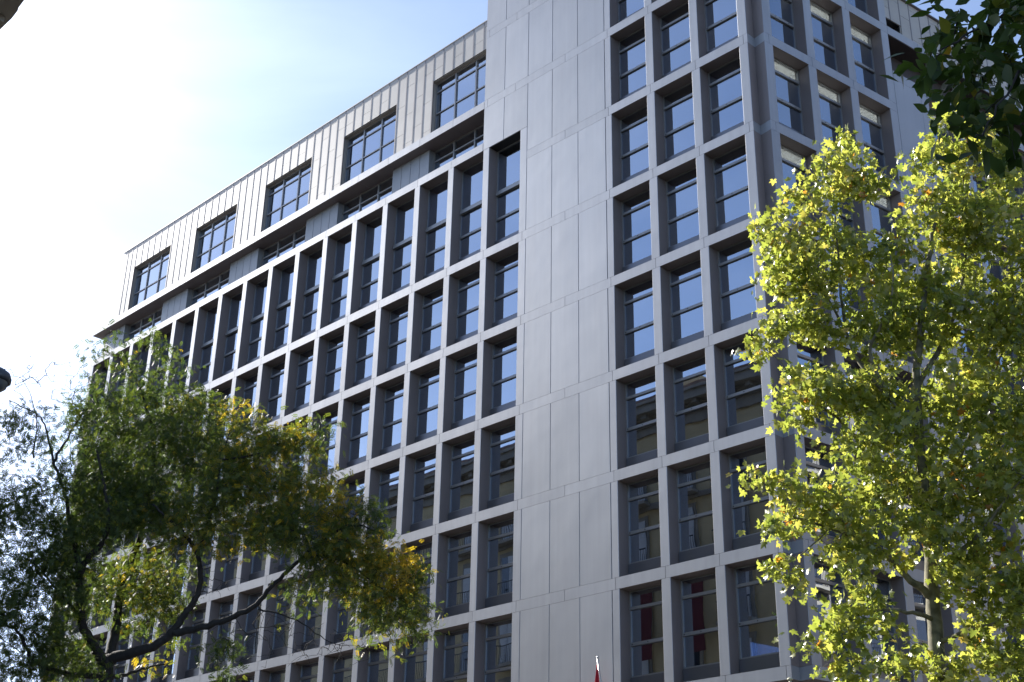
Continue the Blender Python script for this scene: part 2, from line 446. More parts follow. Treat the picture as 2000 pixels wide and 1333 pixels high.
js = [6.775, 8.5] + [s + FW2 + .197 for s in FXW] + [22]
for a, b in zip(js[:-1], js[1:]): F2.box('band', a + G, b - G, 0, .82, 22.12, 22.484, M_ALU)
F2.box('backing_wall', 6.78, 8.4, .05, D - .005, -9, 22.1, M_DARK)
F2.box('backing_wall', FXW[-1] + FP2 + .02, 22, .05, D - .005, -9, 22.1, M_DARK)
F2.box('parapet_panel', 0.02, 6.76, 0, .4, 31.51, 32.6, M_PANEL)
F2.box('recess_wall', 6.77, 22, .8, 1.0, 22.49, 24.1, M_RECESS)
F2.box('soffit_shade_sheet', 6.77, 22, .03, 2.0, 24.112, 24.134, M_RECESS)  # added dark sheet, painting shade under the ledge
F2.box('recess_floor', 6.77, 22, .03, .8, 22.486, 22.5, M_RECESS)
F2.box('tower_flank', 6.55, 6.76, .52, 9, 22.5, 32.5, M_PANEL)

# ---- ledge, recessed clerestory and zinc attic over the long front
for i in range(16):
    a = jl[i + 1] if i < 15 else -44.44
    b = jl[i] if i else -12.835
    if b > -12.83: b = -12.835
    if i == 0: a = jl[1] if jl[1] < b - .3 else b
    if b - a < .2: continue
    F1.box('ledge', a + G, b - G, 0, 1.8, 24.14, 24.50, M_ALU)
ZP = .46
BAY = 3 * PP
_cl = {}
def grid_window(name, s0, wd, d, z0, z1, cols, rows, F):
    b = MB(); t = .055
    b.box((0, -.04, 0), (t, .05, z1 - z0)).box((wd - t, -.04, 0), (wd, .05, z1 - z0)).box((t, -.04, 0), (wd - t, .05, t)).box((t, -.04, z1 - z0 - t), (wd - t, .05, z1 - z0))
    o = F.put(name, _cl.setdefault((name, round(wd, 3)), b.mesh(name, [M_FRAME])), s0, d, z0)
    xs = [0] + [wd * c for c in cols] + [wd]; zs = [0] + [r - z0 for r in rows] + [z1 - z0]
    for x in xs[1:-1]: link('mullion', box_mesh(.07, .09, z1 - z0 - 2 * t, M_FRAME), o, (x - .035, -.05, t))
    for i in range(len(xs) - 1):
        for j in range(len(zs) - 1):
            link('pane', box_mesh(xs[i + 1] - xs[i] - .06, .012, zs[j + 1] - zs[j] - .04, M_GLASS), o, (xs[i] + .03, .01, zs[j] + .02))
            if j: link('transom', box_mesh(xs[i + 1] - xs[i] - .075, .06, .06, M_FRAME), o, (xs[i] + .0375, -.035, zs[j] - .03))
    return o

def pillow(wd, h, nx=3, nz=3, dent=0.0, seed=0):
    key = ('pillow', round(wd, 3), round(h, 2), seed)
    if key not in _cache:
        rr = random.Random(seed * 77 + int(h * 100))
        V = []; Fc = []
        for j in range(nz):
            for i in range(nx):
                a = i / (nx - 1); c = j / (nz - 1)
                bulge = dent * (math.sin(math.pi * a) ** .7) * (0.55 + .45 * math.sin(math.pi * c))
                V.append((wd * a, -bulge + 0, h * c))
        for j in range(nz - 1):
            for i in range(nx - 1):
                p = j * nx + i; Fc.append((p, p + 1, p + nx + 1, p + nx))
        n = len(V)
        V += [(0, .05, 0), (wd, .05, 0), (wd, .05, h), (0, .05, h)]
        q = [0, nx - 1, nx * nz - 1, nx * (nz - 1)]
        Fc += [(n + 1, n, n + 3, n + 2)]
        Fc += [(n, n + 1, q[1], q[0]), (n + 2, n + 3, q[3], q[2])]
        Fc += [tuple([n] + [j * nx for j in range(nz)] + [n + 3]), tuple([n + 2] + [j * nx + nx - 1 for j in reversed(range(nz))] + [n + 1])]
        me = mesh_of('zinc_panel', V, Fc, [M_ZINC])
        _cache[key] = me
    return _cache[key]

def zinc_column(F, s0, s1, d, zlo, zhi, n, first=False):
    """one strip of standing-seam zinc with its right-hand batten"""
    wd = s1 - s0 - .03
    step = 1.52
    zs = [zlo]
    z = 24.5 + (.75 if n % 2 else 0.15) + step * .35
    while z < zhi - .25:
        if z > zlo + .25: zs.append(z)
        z += step
    zs.append(zhi)
    for a, b in zip(zs[:-1], zs[1:]):
        F.put('zinc_panel', pillow(wd, b - a - .012, seed=random.randrange(3)), s0 + .015, d, a + .006)
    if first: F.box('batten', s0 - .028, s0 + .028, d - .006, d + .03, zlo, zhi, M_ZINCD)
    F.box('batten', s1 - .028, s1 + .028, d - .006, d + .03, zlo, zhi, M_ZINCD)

lefts = [-16.69 - BAY * k for k in range(5)]
ATOP, AWT = 29.1, 27.64
for k, xl in enumerate(lefts):
    wd = 3.84
    # clerestory lights and blank boxes
    grid_window('clerestory_window', xl, wd, .76, 22.484, 24.135, (1 / 3, 2 / 3), (23.6,), F1)
    bl = xl - (BAY - 3.84) if k < 4 else -43.9
    F1.box('blank_box', bl, xl, ZP + .045, .95, 22.49, 24.135, M_BOX)
    nb = 4
    for q in range(nb):
        a = bl + (xl - bl) * q / nb; b = bl + (xl - bl) * (q + 1) / nb
        F1.box('box_panel', a + .012, b - .012 if q < nb - 1 else b, ZP, ZP + .04, 22.49, 24.135, M_BOX)
    # attic
    aw = wd if k else (-12.86 - xl)
    o = grid_window('attic_window', xl, wd, .71, 24.9, AWT - .02, (1 / 3, 2 / 3), (26.02, 27.14), F1)
    F1.box('window_head', xl, xl + wd, ZP + .055, .98, AWT - .02, AWT + .06, M_ZINC)
    F1.box('window_jamb', xl - .05, xl, ZP + .055, .98, 24.55, AWT, M_ZINC)
    F1.box('window_jamb', xl + wd, xl + wd + .05, ZP + .055, .98, 24.55, AWT, M_ZINC)
    F1.box('window_sill', xl, xl + wd, ZP, .98, 24.51, 24.9, M_ZINC)
    for q in range(6): zinc_column(F1, xl + wd * q / 6, xl + wd * (q + 1) / 6, ZP, AWT + .005, ATOP, q)
    if k < 4:
        for q in range(4): zinc_column(F1, xl - 2.4062 + .6015 * q, xl - 2.4062 + .6015 * (q + 1), ZP, 24.51, ATOP, q + 1)
    else:
        for q in range(3): zinc_column(F1, -43.12 + (xl + 43.12) * q / 3, -43.12 + (xl + 43.12) * (q + 1) / 3, ZP, 24.51, ATOP, q)
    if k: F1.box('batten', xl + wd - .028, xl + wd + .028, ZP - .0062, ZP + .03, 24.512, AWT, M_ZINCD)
    # solid backing between the windows
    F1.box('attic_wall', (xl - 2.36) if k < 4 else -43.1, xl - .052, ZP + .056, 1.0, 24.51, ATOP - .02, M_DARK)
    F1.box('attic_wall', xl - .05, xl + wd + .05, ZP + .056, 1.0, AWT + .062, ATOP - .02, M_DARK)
for i in range(5):
    a = -43.16 + (43.16 - 12.84) * i / 5
    F1.box('roof_coping', a + .004, a + (43.16 - 12.84) / 5 - .004, ZP - .02, 1.3, ATOP, ATOP + .05, M_ZINC)
F1.box('attic_end_wall', -43.14, -43.09, ZP + .06, 9, 24.51, ATOP - .01, M_ZINC)
F1.box('attic_roof', -43.14, -12.84, 1.31, 9, ATOP - .3, ATOP - .02, M_ZINC)
# attic of the side wing, set back further
for q in range(18):
    s = 8.05 + .65 * q
    zinc_column(F2, s, s + .65, 2.1, 27.66 if s < 10.6 else 24.52, ATOP, q)
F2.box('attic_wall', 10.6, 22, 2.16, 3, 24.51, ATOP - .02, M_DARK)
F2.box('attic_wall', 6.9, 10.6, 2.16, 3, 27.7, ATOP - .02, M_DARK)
F2.box('window_jamb', 10.6, 10.64, 2.12, 2.6, 24.51, 27.66, M_ZINC)
grid_window('attic_window', 6.78, 3.82, 2.5, 24.6, 27.64, (1 / 3, 2 / 3), (26.02, 27.14), F2)
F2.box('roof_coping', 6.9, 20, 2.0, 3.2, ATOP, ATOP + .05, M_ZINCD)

# ---- floors, inner walls, plinth
def poly_slab(name, pts, z0, z1, material):
    return link(name, MB().prism(pts, z0 + Z0, z1 + Z0).mesh(name, [material]), B)
def w2(s, d): return F2.loc(s, d, 0)[:2]
for k in range(0, 10):
    d = .62
    if k <= 5 or k == 7:
        poly_slab('floor_slab', [(XEND + .1, d), (-12.7, d), (-12.7, 16), (XEND + .1, 16)], 3.5 * k - .34, 3.5 * k - .1, M_CEIL)
        poly_slab('floor_slab', [w2(6.8, d), w2(21.9, d), w2(21.9, 9), w2(6.8, 9)], 3.5 * k - .34, 3.5 * k - .1, M_CEIL)
    poly_slab('floor_slab', [(-12.69, d), (-.35, d), w2(.45, d), w2(6.79, d), w2(6.79, 9), (-12.69, 15)], 3.5 * k - .34, 3.5 * k - .1, M_CEIL)
F1.box('core_wall', XEND + .1, -5.5, 5.5, 5.7, -9.2, 29.0, M_CORE)
F2.box('core_wall', 5.6, 21.9, 5.5, 5.7, -9.2, 24.0, M_CORE)
F1.box('end_wall', XEND, XEND + .09, .51, 16, -9.2, 24.1, M_ALU)
for i in range(20):
    a = XEND + (-6.0 - XEND) * i / 20
    F1.box('plinth_panel', a + .006, a + (-6.0 - XEND) / 20 - .006, .03, .3, -9.2, -BH - .01, M_PANEL)
F1.box('lobby_glass', -6.0, -1.5, 3.0, 3.05, -9.2, -.36, M_PANE)
F2.box('lobby_glass', 1.0, 21, 3.0, 3.05, -9.2, -.36, M_PANE)
F1.box('lobby_wall', -6.05, -6.0, .32, 3.0, -9.2, -.36, M_ALU)

# ================================================================== houses across the streets (seen in the glass)
def rounded_plan(off):
    """outline of the corner house, rounded at its street corner, offset outwards"""
    r = 1.5; cx, cy = -12.9 - r, -19.5 - r
    pts = [(-64 - off, -19.5 + off)]
    for j in range(9):
        t = math.pi / 2 * (1 - j / 8)
        pts.append((cx + (r + off) * math.cos(t), cy + (r + off) * math.sin(t)))
    pts += [(-12.9 + off, -48 - off), (-64 - off, -48 - off)]
    return pts[::-1]
H = thing('corner_house', 'cream rendered corner house with projecting stone cornice at the upper left edge', 'house')
def hp(name, off, z0, z1, m_): return link(name, MB().prism(rounded_plan(off), z0, z1).mesh(name, [m_]), H)
hp('wall', 0, 0, 27.2, M_CREAM)
hp('plinth', .12, 0, 5.2, M_STONE)
hp('string_course', .18, 5.2, 5.5, M_STONE)
hp('string_course', .15, 23.2, 23.5, M_STONE)
cor = H
hp('cornice', .12, 27.2, 27.7, M_STONE)
hp('cornice', .50, 28.02, 28.16, M_STONE)
hp('cornice', .28, 27.7, 28.02, M_STONE)
hp('cornice', .92, 28.16, 28.62, M_STONE)
hp('cornice', 1.04, 28.62, 28.78, M_STONE)
hp('roof', .55, 28.78, 29.2, M_TILE)
mod = box_mesh(.32, .62, .2, M_STONE)
for i in range(34):
    link('modillion', mod, H, (-14.8 - i * 1.1, -19.5 + .12, 27.95))
for i in range(6):
    link('modillion', mod, H, (-12.9 + .74, -22.4 - i * 1.1, 27.95), math.pi / 2)
link('chimney', MB().box((-22, -24, 29.2), (-20.6, -22.8, 31.2)).box((-22.2, -24.2, 31.2), (-20.4, -22.6, 31.5)).mesh('chimney', [M_CREAM]), H)
hw = MB(); hw.box((-.75, -.02, -.12), (.75, .09, 2.75)); hw_m = hw.mesh('window_surround', [M_STONE])
hp_m = MB().box((-.58, .092, 0), (.58, .10, 2.5)).mesh('pane', [M_PANE])
sh = MB(); sh.box((0, .0, 0), (.56, .04, 2.5))
for j in range(14): sh.box((.06, .042, .12 + j * .165), (.50, .06, .20 + j * .165))
sh_m = sh.mesh('shutter', [M_SHUT])
bal = MB(); bal.box((-1.0, .1, -.16), (1.0, .75, 0.0))
rail = MB(); rail.box((-.98, .70, .95), (.98, .74, 1.0))
for j in range(15): rail.box((-.97 + j * .138, .71, 0), (-.955 + j * .138, .725, .95))
bal_m = bal.mesh('balcony', [M_STONE]); rail_m = rail.mesh('railing', [M_IRON])
for fl in range(6):
    for i in range(15):
        x = -16.2 - i * 3.1; z = 6.4 + fl * 3.45
        o = link('window', hw_m, H, (x, -19.5, z))
        link('pane', hp_m, o)
        if (i * 3 + fl) % 4 != 1:
            link('shutter', sh_m, o, (-.58, .11, 0)) if (i + fl) % 3 else None
            link('shutter', sh_m, o, (.02, .11, 0))
        b_ = link('balcony', bal_m, H, (x, -19.5, z - .1)); link('railing', rail_m, b_)
for bx in (-21.5, -18.3):
    link('banner', MB().box((bx - .5, -18.66, 15.4), (bx + .5, -18.64, 19.6)).box((bx - .55, -18.68, 19.6), (bx + .55, -18.6, 19.66)).mesh('banner', [M_BANNER]), H)
E2 = thing('street_house', 'house mirrored in the side street windows, heightened and darkened to shade that front', 'house')
link('wall', MB().box((29, 0, 0), (48, 70, 34)).mesh('wall', [M_DIMWALL]), E2)  # height and nearness set to keep sky light off the side front
link('cornice', MB().box((28.3, -.5, 33.4), (48, 70.5, 34.2)).mesh('cornice', [M_STONE]), E2)
for fl in range(8):
    for i in range(16):
        o = link('window', hw_m, E2, (29, 3 + i * 3.8, 4.5 + fl * 3.4), math.pi / 2)
        link('pane', hp_m, o)
        b_ = link('balcony', bal_m, E2, (29, 3 + i * 3.8, 4.4 + fl * 3.4), math.pi / 2); link('railing', rail_m, b_)

# ================================================================== trees
def ray(px, py):
    d = (px - 1000) / FPX * RT - (py - 666.5) / FPX * UP + FW
    return d / np.linalg.norm(d)
def at(px, py, dist):
    """the place seen at a spot of the picture, at a horizontal distance from the camera"""
    d = ray(px, py)
    return CAM + d * (dist / math.hypot(d[0], d[1]))

def limb_mesh(name, pts, r0, r1, material, sides=9, wob=0.0):
    P = np.array(pts); n = len(P)
    # smooth the polyline
    for _ in range(2):
        Q = [P[0]]
        for a, b in zip(P[:-1], P[1:]): Q += [a * .75 + b * .25, a * .25 + b * .75]
        Q.append(P[-1]); P = np.array(Q)
    L_ = np.concatenate([[0], np.cumsum(np.linalg.norm(np.diff(P, axis=0), axis=1))]); t = L_ / L_[-1]
    if wob: P[1:-1] += rng.normal(0, wob, P[1:-1].shape)
    rad = r0 + (r1 - r0) * t ** .8
    b = MB(); b.tube(P, rad, sides)
    return b.mesh(name, [material], smooth=True), P, rad

def ellipsoid_points(n, c, rx, ry, rz, fill=.33):
    v = rng.normal(size=(n, 3)); v /= np.linalg.norm(v, axis=1)[:, None]
    r = rng.random(n) ** fill
    v *= r[:, None]
    return c + v[:, :1] * rx * RT + v[:, 1:2] * ry * UP + v[:, 2:] * rz * FW

def grow_twigs(nodes, targets, nseg=3):
    """joins every target to the nearest node grown so far; returns parent index per node and positions"""
    pos = [np.asarray(p) for p in nodes]; par = [-1] * len(pos)
    base = np.array(pos)
    d0 = np.min(np.linalg.norm(targets[:, None, :] - base[None, :, :], axis=2), axis=1)
    order = np.argsort(d0)
    cap = len(pos) + len(targets) * nseg
    A = np.zeros((cap, 3)); A[:len(pos)] = base; n = len(pos)
    ends = np.zeros(len(targets), int)
    for ti in order:
        t = targets[ti]
        dd = np.linalg.norm(A[:n] - t, axis=1)
        j = int(dd.argmin()); a = A[j]
        prev = j
        L_ = dd[j]
        for s in range(1, nseg + 1):
            q = a + (t - a) * s / nseg
            if s < nseg: q = q + rng.normal(0, .10 * L_ / nseg, 3) + np.array([0, 0, .05 * L_])
            A[n] = q; par.append(prev); prev = n; n += 1
        ends[ti] = n - 1
    return A[:n], np.array(par), ends

def twig_mesh(name, A, par, nbase, material, rmin, rpow, sides=4, rmax=.03):
    cnt = np.zeros(len(A))
    ch = np.zeros(len(A)); 
    for i in range(len(A) - 1, nbase - 1, -1):
        c_ = max(cnt[i], 1.0); cnt[i] = c_
        p = par[i]
        if p >= 0: cnt[p] += c_
    idx = np.arange(nbase, len(A)); p = par[idx]
    r1 = np.minimum(rmin * cnt[idx] ** rpow, rmax); r0 = np.where(p < nbase, r1 * 1.15, np.minimum(rmin * np.maximum(cnt[p], 1) ** rpow, r1 * 1.5))
    a = A[p]; b = A[idx]; d = b - a; d /= np.maximum(np.linalg.norm(d, axis=1), 1e-6)[:, None]
    ref = np.array([.31, .22, .92]); e1 = np.cross(d, ref); e1 /= np.maximum(np.linalg.norm(e1, axis=1), 1e-6)[:, None]; e2 = np.cross(d, e1)
    V = []
    for s in range(sides):
        t = 2 * math.pi * s / sides
        off = e1 * math.cos(t) + e2 * math.sin(t)
        V.append(a + off * r0[:, None]); V.append(b + off * r1[:, None])
    V = np.stack(V, 1).reshape(-1, 3)
    T = []; k = 2 * sides
    for s in range(sides):
        s2 = (s + 1) % sides
        T += [(2 * s, 2 * s2, 2 * s2 + 1), (2 * s, 2 * s2 + 1, 2 * s + 1)]
    T = np.array(T)[None] + (np.arange(len(idx)) * k)[:, None, None]
    return fast_mesh(name, V, T.reshape(-1, 3), material)

def frames(n, up_bias, droop=0.0):
    """random leaf frames: normal biased upwards, tip direction"""
    nrm = rng.normal(size=(n, 3)); nrm /= np.linalg.norm(nrm, axis=1)[:, None]
    nrm[:, 2] += up_bias; nrm /= np.linalg.norm(nrm, axis=1)[:, None]
    t = rng.normal(size=(n, 3)); t[:, 2] -= droop
    t -= (t * nrm).sum(1)[:, None] * nrm; t /= np.linalg.norm(t, axis=1)[:, None]
    s = np.cross(nrm, t)
    return s, t, nrm

def stamp(P, S, T_, N_, size, LV, LT, tint):
    V = P[:, None, :] + (LV[None, :, :1] * S[:, None, :] + LV[None, :, 1:2] * T_[:, None, :] + LV[None, :, 2:] * N_[:, None, :]) * size[:, None, None]
    k = len(LV)
    T = LT[None] + (np.arange(len(P)) * k)[:, None, None]
    return V.reshape(-1, 3), T.reshape(-1, 3), np.repeat(tint, k)

# leaf blades
def palmate():
    ang = [(-150, .30), (-125, .42), (-100, .55), (-78, .36), (-62, .62), (-50, .78), (-35, .46), (-20, .66), (0, 1.0), (20, .66), (35, .46), (50, .78), (62, .62), (78, .36), (100, .55), (125, .42), (150, .30)]
    V = [(0, 0.05, 0.03)]
    for a, r in ang:
        t = math.radians(a); V.append((r * math.sin(t) * .62, r * math.cos(t) * .62 + .05, -.10 * r * abs(math.sin(t)) - .06 * r * r))
    T = [(0, i + 1, i) for i in range(1, len(V) - 1)]
    return np.array(V), np.array(T)
def ovate(fold=.10):
    prof = [(0.0, 0.0), (.18, .13), (.42, .235), (.68, .17), (.88, .07), (1.0, 0.0)]
    V = []; T = []
    for y, w_ in prof:
        z = -.18 * (y - .3) ** 2
        V += [(-w_, y, z + fold * w_), (0, y, z - .0), (w_, y, z + fold * w_)]
    for j in range(len(prof) - 1):
        a = 3 * j
        T += [(a, a + 1, a + 4), (a, a + 4, a + 3), (a + 1, a + 2, a + 5), (a + 1, a + 5, a + 4)]
    return np.array(V), np.array(T)
def pinnate(pairs=5, ll=.33, lw=.065):
    V = []; T = []
    def leaflet(x, y, ang, z):
        n = len(V); c, s = math.sin(ang), math.cos(ang)
        pts = [(0, 0), (.42, 1), (1, 0), (.42, -1)]
        for a, b in pts:
            px = x + a * ll * c + b * lw * s; py = y + a * ll * s - b * lw * c
            V.append((px, py, z - .16 * a * a * ll - (0.03 if b else 0) - .18 * max(py - .3, 0) ** 2))
        T.extend([(n, n + 2, n + 1), (n, n + 3, n + 2)])
    for k in range(pairs):
        y = .18 + .72 * k / pairs
        leaflet(0, y, math.radians(58), 0); leaflet(0, y + .03, math.radians(-58), 0)
    leaflet(0, .92, 0.0, 0)
    return np.array(V), np.array(T)

def tree(root, limbs, blobs, DIST, leafkind, per_m, cl_r, size, material, bark, up_bias, droop, n_single, yellow, twig_r=.004, bare=(), extra_world=(), slant=False, density=1.0, tint0=.42, tspread=.17):
    """limbs: (name, [(px, py, dist)...], r0, r1); blobs: (px, py, rx_px, ry_px, d_off, depth, weight)"""
    nodes = []
    for nm, pts, r0, r1 in limbs:
        P3 = [p if len(p) == 4 else None for p in pts]
        W = [np.array(p[1:4]) if isinstance(p[0], str) else at(*p) for p in pts]
        me, P, rad = limb_mesh(nm, W, r0, r1, bark, wob=.012)
        link(nm, me, root)
        keep = P[len(P) // 5:]
        nodes += list(keep)
    C = []; TW = []; Y = []
    def mpp(dist, px, py):
        d = ray(px, py); return dist / math.hypot(d[0], d[1]) / FPX
    for bl in blobs:
        px, py, rx, ry, do, depth, wgt = bl[:7]
        yl = bl[7] if len(bl) > 7 else 0.0
        dist = DIST + do; c = at(px, py, dist); k = mpp(dist, px, py)
        vol = rx * ry * k * k * math.pi
        n = max(2, int(vol * per_m * wgt * density))
        pts = ellipsoid_points(n, c, rx * k, ry * k, depth, fill=.42)
        C.append(pts); Y.append(np.full(n, yl))
    for (c, rr, n) in extra_world:
        v = rng.normal(size=(n, 3)); v /= np.linalg.norm(v, axis=1)[:, None]; v *= (rng.random(n) ** .42)[:, None]
        C.append(np.array(c) + v * np.array(rr)); Y.append(np.zeros(n))
    C = np.concatenate(C); Y = np.concatenate(Y)
    nleafy = len(C)
    allT = C
    if len(bare):
        Bp = []
        for px, py, rx, ry, do, depth, n in bare:
            dist = DIST + do; k = mpp(dist, px, py)
            Bp.append(ellipsoid_points(n, at(px, py, dist), rx * k, ry * k, depth, fill=.5))
        allT = np.concatenate([C] + Bp)
    nodes = np.array(nodes)
    A, par, ends = grow_twigs(nodes, allT)
    tm = link('twigs', twig_mesh('twigs', A, par, len(nodes), bark, twig_r, .36, rmax=.045), root); tm['kind'] = 'stuff'
    # leaves round every shoot
    nl = leafkind['n']
    tip = A[ends[:nleafy]]; back = A[par[ends[:nleafy]]]
    P = np.repeat(tip, nl, 0); Bk = np.repeat(back, nl, 0)
    f = rng.random((len(P), 1)) ** .6
    P = Bk + (P - Bk) * f + rng.normal(0, 1, P.shape) * cl_r * np.array([1, 1, .8])
    ct = rng.normal(0, tspread * .6, nleafy) + Y * yellow
    tint = np.repeat(ct, nl) + rng.normal(0, tspread, len(P)) + tint0
    S, T_, N_ = frames(len(P), up_bias, droop)
    sz = size * rng.uniform(.65, 1.2, len(P))
    LV, LT = leafkind['blade']
    # the leaves nearest the camera that fall in the picture are objects of their own
    rel = P - CAM; zc = rel @ FW; ux = 1000 + FPX * (rel @ RT) / zc; uy = 666.5 - FPX * (rel @ UP) / zc
    vis = (ux > 5) & (ux < 1995) & (uy > 5) & (uy < 1328)
    score = np.where(vis, sz / zc, 0)
    single = np.argsort(-score)[:n_single] if n_single else np.array([], int)
    msk = np.ones(len(P), bool); msk[single] = False
    V, T, tt = stamp(P[msk], S[msk], T_[msk], N_[msk], sz[msk], LV, LT, np.clip(tint[msk], 0, 1))
    fo = link('foliage', fast_mesh('foliage', V, T, material, tt), root); fo['kind'] = 'stuff'
    if n_single:
        variants = [fast_mesh('leaf', LV, LT, material, np.full(len(LV), q)) for q in (.1, .3, .42, .5, .6, .72, .85, .95)]
        qs = np.array([.1, .3, .42, .5, .6, .72, .85, .95])
        for i in single:
            o = link('leaf', variants[int(np.abs(qs - tint[i]).argmin())], root)
            mm = Matrix.Identity(4)
            for a in range(3):
                mm[a][0] = S[i][a] * sz[i]; mm[a][1] = T_[i][a] * sz[i]; mm[a][2] = N_[i][a] * sz[i]; mm[a][3] = P[i][a]
            o.matrix_local = mm
    return len(P)

def ground_pt(px, py, dist):
    p = at(px, py, dist); return ('w', p[0], p[1], 0.0)

# ---- plane tree in front of the side street
DP = 24.0
PT = thing('plane_tree', 'sunlit plane tree with yellow-green lobed leaves in front of the building corner', 'tree')
b0 = at(1832, 1333, DP)
limbs = [
    ('trunk', [('w', b0[0] + .1, b0[1], 0), ('w', b0[0] + .05, b0[1], 3.0), (1832, 1333, DP), (1824, 1200, DP), (1819, 1110, DP + .1), (1808, 980, DP + .2), (1795, 860, DP + .2), (1788, 740, DP), (1800, 620, DP - .2), (1815, 500, DP - .2), (1830, 400, DP)], .25, .03),
    ('limb', [(1818, 1165, DP), (1785, 1140, DP - .3), (1740, 1095, DP - .6), (1690, 1060, DP - .8), (1620, 1030, DP - 1.0), (1550, 1010, DP - 1.2)], .075, .015),
    ('limb', [(1806, 1000, DP), (1760, 940, DP + .4), (1700, 880, DP + .5), (1640, 820, DP + .3), (1580, 780, DP), (1530, 750, DP)], .07, .012),
    ('limb', [(1795, 870, DP), (1740, 780, DP - .4), (1690, 690, DP - .6), (1720, 640, DP - .8), (1745, 590, DP - .9), (1740, 500, DP - 1)], .06, .012),
    ('limb', [(1740, 780, DP - .4), (1680, 720, DP - .2), (1650, 640, DP), (1600, 560, DP + .2), (1560, 480, DP + .3)], .045, .01),
    ('limb', [(1650, 640, DP), (1640, 540, DP - .3), (1630, 430, DP - .4), (1640, 340, DP - .4)], .035, .008),
    ('limb', [(1790, 760, DP), (1850, 660, DP + .4), (1880, 560, DP + .6), (1890, 440, DP + .7), (1880, 330, DP + .6)], .06, .01),
    ('limb', [(1812, 1020, DP), (1860, 930, DP + .5), (1895, 850, DP + .8), (1930, 760, DP + .9), (1970, 660, DP + .8)], .06, .012),
    ('limb', [(1820, 1130, DP), (1880, 1080, DP - .5), (1940, 1010, DP - .8), (2000, 930, DP - 1)], .06, .014),
    ('limb', [(1824, 1210, DP), (1780, 1195, DP - .5), (1720, 1190, DP - .9), (1660, 1210, DP - 1.1), (1620, 1260, DP - 1.2)], .045, .01),
    ('limb', [(1828, 1260, DP), (1890, 1230, DP - .4), (1960, 1210, DP - .6), (2030, 1180, DP - .6)], .05, .012),
    ('limb', [(1580, 780, DP), (1520, 700, DP - .2), (1470, 665, DP - .3)], .02, .006),
    ('limb', [(1620, 1030, DP - 1.0), (1560, 1090, DP - 1.2), (1500, 1120, DP - 1.3)], .018, .005),
]
blobs = [
    (1640, 345, 62, 62, -.4, .7, 1.0, .2), (1645, 285, 30, 26, -.4, .3, 1.2, .2), (1550, 400, 42, 38, .2, .5, .9, .2), (1520, 460, 44, 50, .2, .5, .9, .1), (1475, 440, 18, 24, .2, .25, .7),
    (1870, 290, 80, 60, .5, .8, 1.0, .2), (1905, 240, 26, 22, .5, .3, 1.0), (1800, 340, 36, 40, .3, .5, .8), (1950, 330, 60, 80, .5, .8, 1.0),
    (1600, 500, 110, 90, 0, 1.0, 1.0, .15), (1540, 540, 60, 50, 0, .6, 1.0), (1770, 530, 95, 90, .2, 1.1, .9), (1840, 430, 90, 80, .3, 1.0, 1.0, .1), (1920, 480, 90, 110, .4, 1.1, 1.0),
    (1700, 360, 40, 50, -.2, .5, .8),
    (1570, 620, 80, 55, 0, .8, 1.0), (1480, 672, 34, 30, -.3, .35, 1.0), (1520, 640, 40, 34, -.2, .4, 1.0, .1), (1700, 640, 110, 80, -.2, 1.1, .85), (1840, 640, 120, 90, .3, 1.3, 1.0), (1960, 640, 70, 120, .6, 1.1, .9),
    (1640, 760, 90, 60, 0, 1.0, 1.0), (1560, 770, 62, 46, -.2, .7, 1.1, .1), (1740, 790, 120, 80, -.2, 1.3, 1.0), (1880, 790, 120, 80, .4, 1.3, 1.0), (1980, 830, 60, 90, .5, 1.0, 1.0), (1540, 820, 40, 30, -.2, .4, .9),
    (1720, 890, 120, 60, 0, 1.2, .9), (1850, 920, 130, 80, 0, 1.4, 1.0), (1960, 960, 70, 90, -.5, 1.1, 1.1, .1),
    (1560, 960, 70, 40, -1.1, .7, 1.2, .1), (1500, 940, 34, 26, -1.2, .35, 1.0), (1640, 1000, 100, 62, -.8, 1.0, 1.1, .1), (1750, 1000, 100, 62, -.4, 1.1, 1.0), (1530, 1030, 48, 34, -1.2, .5, 1.0), (1860, 1030, 80, 60, -.5, 1.0, 1.0),
    (1505, 1112, 30, 22, -1.3, .3, 1.3), (1550, 1130, 24, 24, -1.2, .3, .9), (1570, 1150, 18, 16, -1.2, .2, 1.0), (1650, 1090, 56, 46, -1, .7, 1.0), (1700, 1080, 40, 40, -.8, .6, .9),
    (1670, 1170, 50, 44, -1.1, .6, 1.0), (1650, 1240, 46, 50, -1.2, .5, 1.0), (1590, 1260, 22, 18, -1.2, .2, .7), (1655, 1310, 50, 40, -1.2, .5, 1.0), (1740, 1310, 40, 34, -.9, .5, .9), (1720, 1220, 34, 40, -.9, .5, .8),
    (1920, 1110, 70, 60, -.6, .9, 1.2, .2), (1970, 1190, 50, 80, -.6, .8, 1.1), (1910, 1280, 60, 60, -.5, .8, 1.0, .1), (1850, 1320, 50, 30, -.4, .6, .8), (1980, 1310, 50, 50, -.4, .8, 1.0), (1880, 1180, 40, 40, -.5, .5, .6),
    (1850, 1140, 40, 40, -.6, .5, .7), (1790, 1295, 40, 36, -.7, .5, .8), (1770, 1090, 36, 30, -.7, .5, .7),
    (2060, 600, 80, 200, .5, 1.2, .8), (2070, 900, 80, 160, 0, 1.2, .8), (2060, 1180, 70, 140, -.4, 1.0, .8),
]
npl = tree(PT, limbs, blobs, DP, {'n': 15, 'blade': palmate()}, 20.0, .155, .205, M_LEAFP, M_BARKP, .15, .5, 300, .35, twig_r=.004, tint0=.52, tspread=.16)

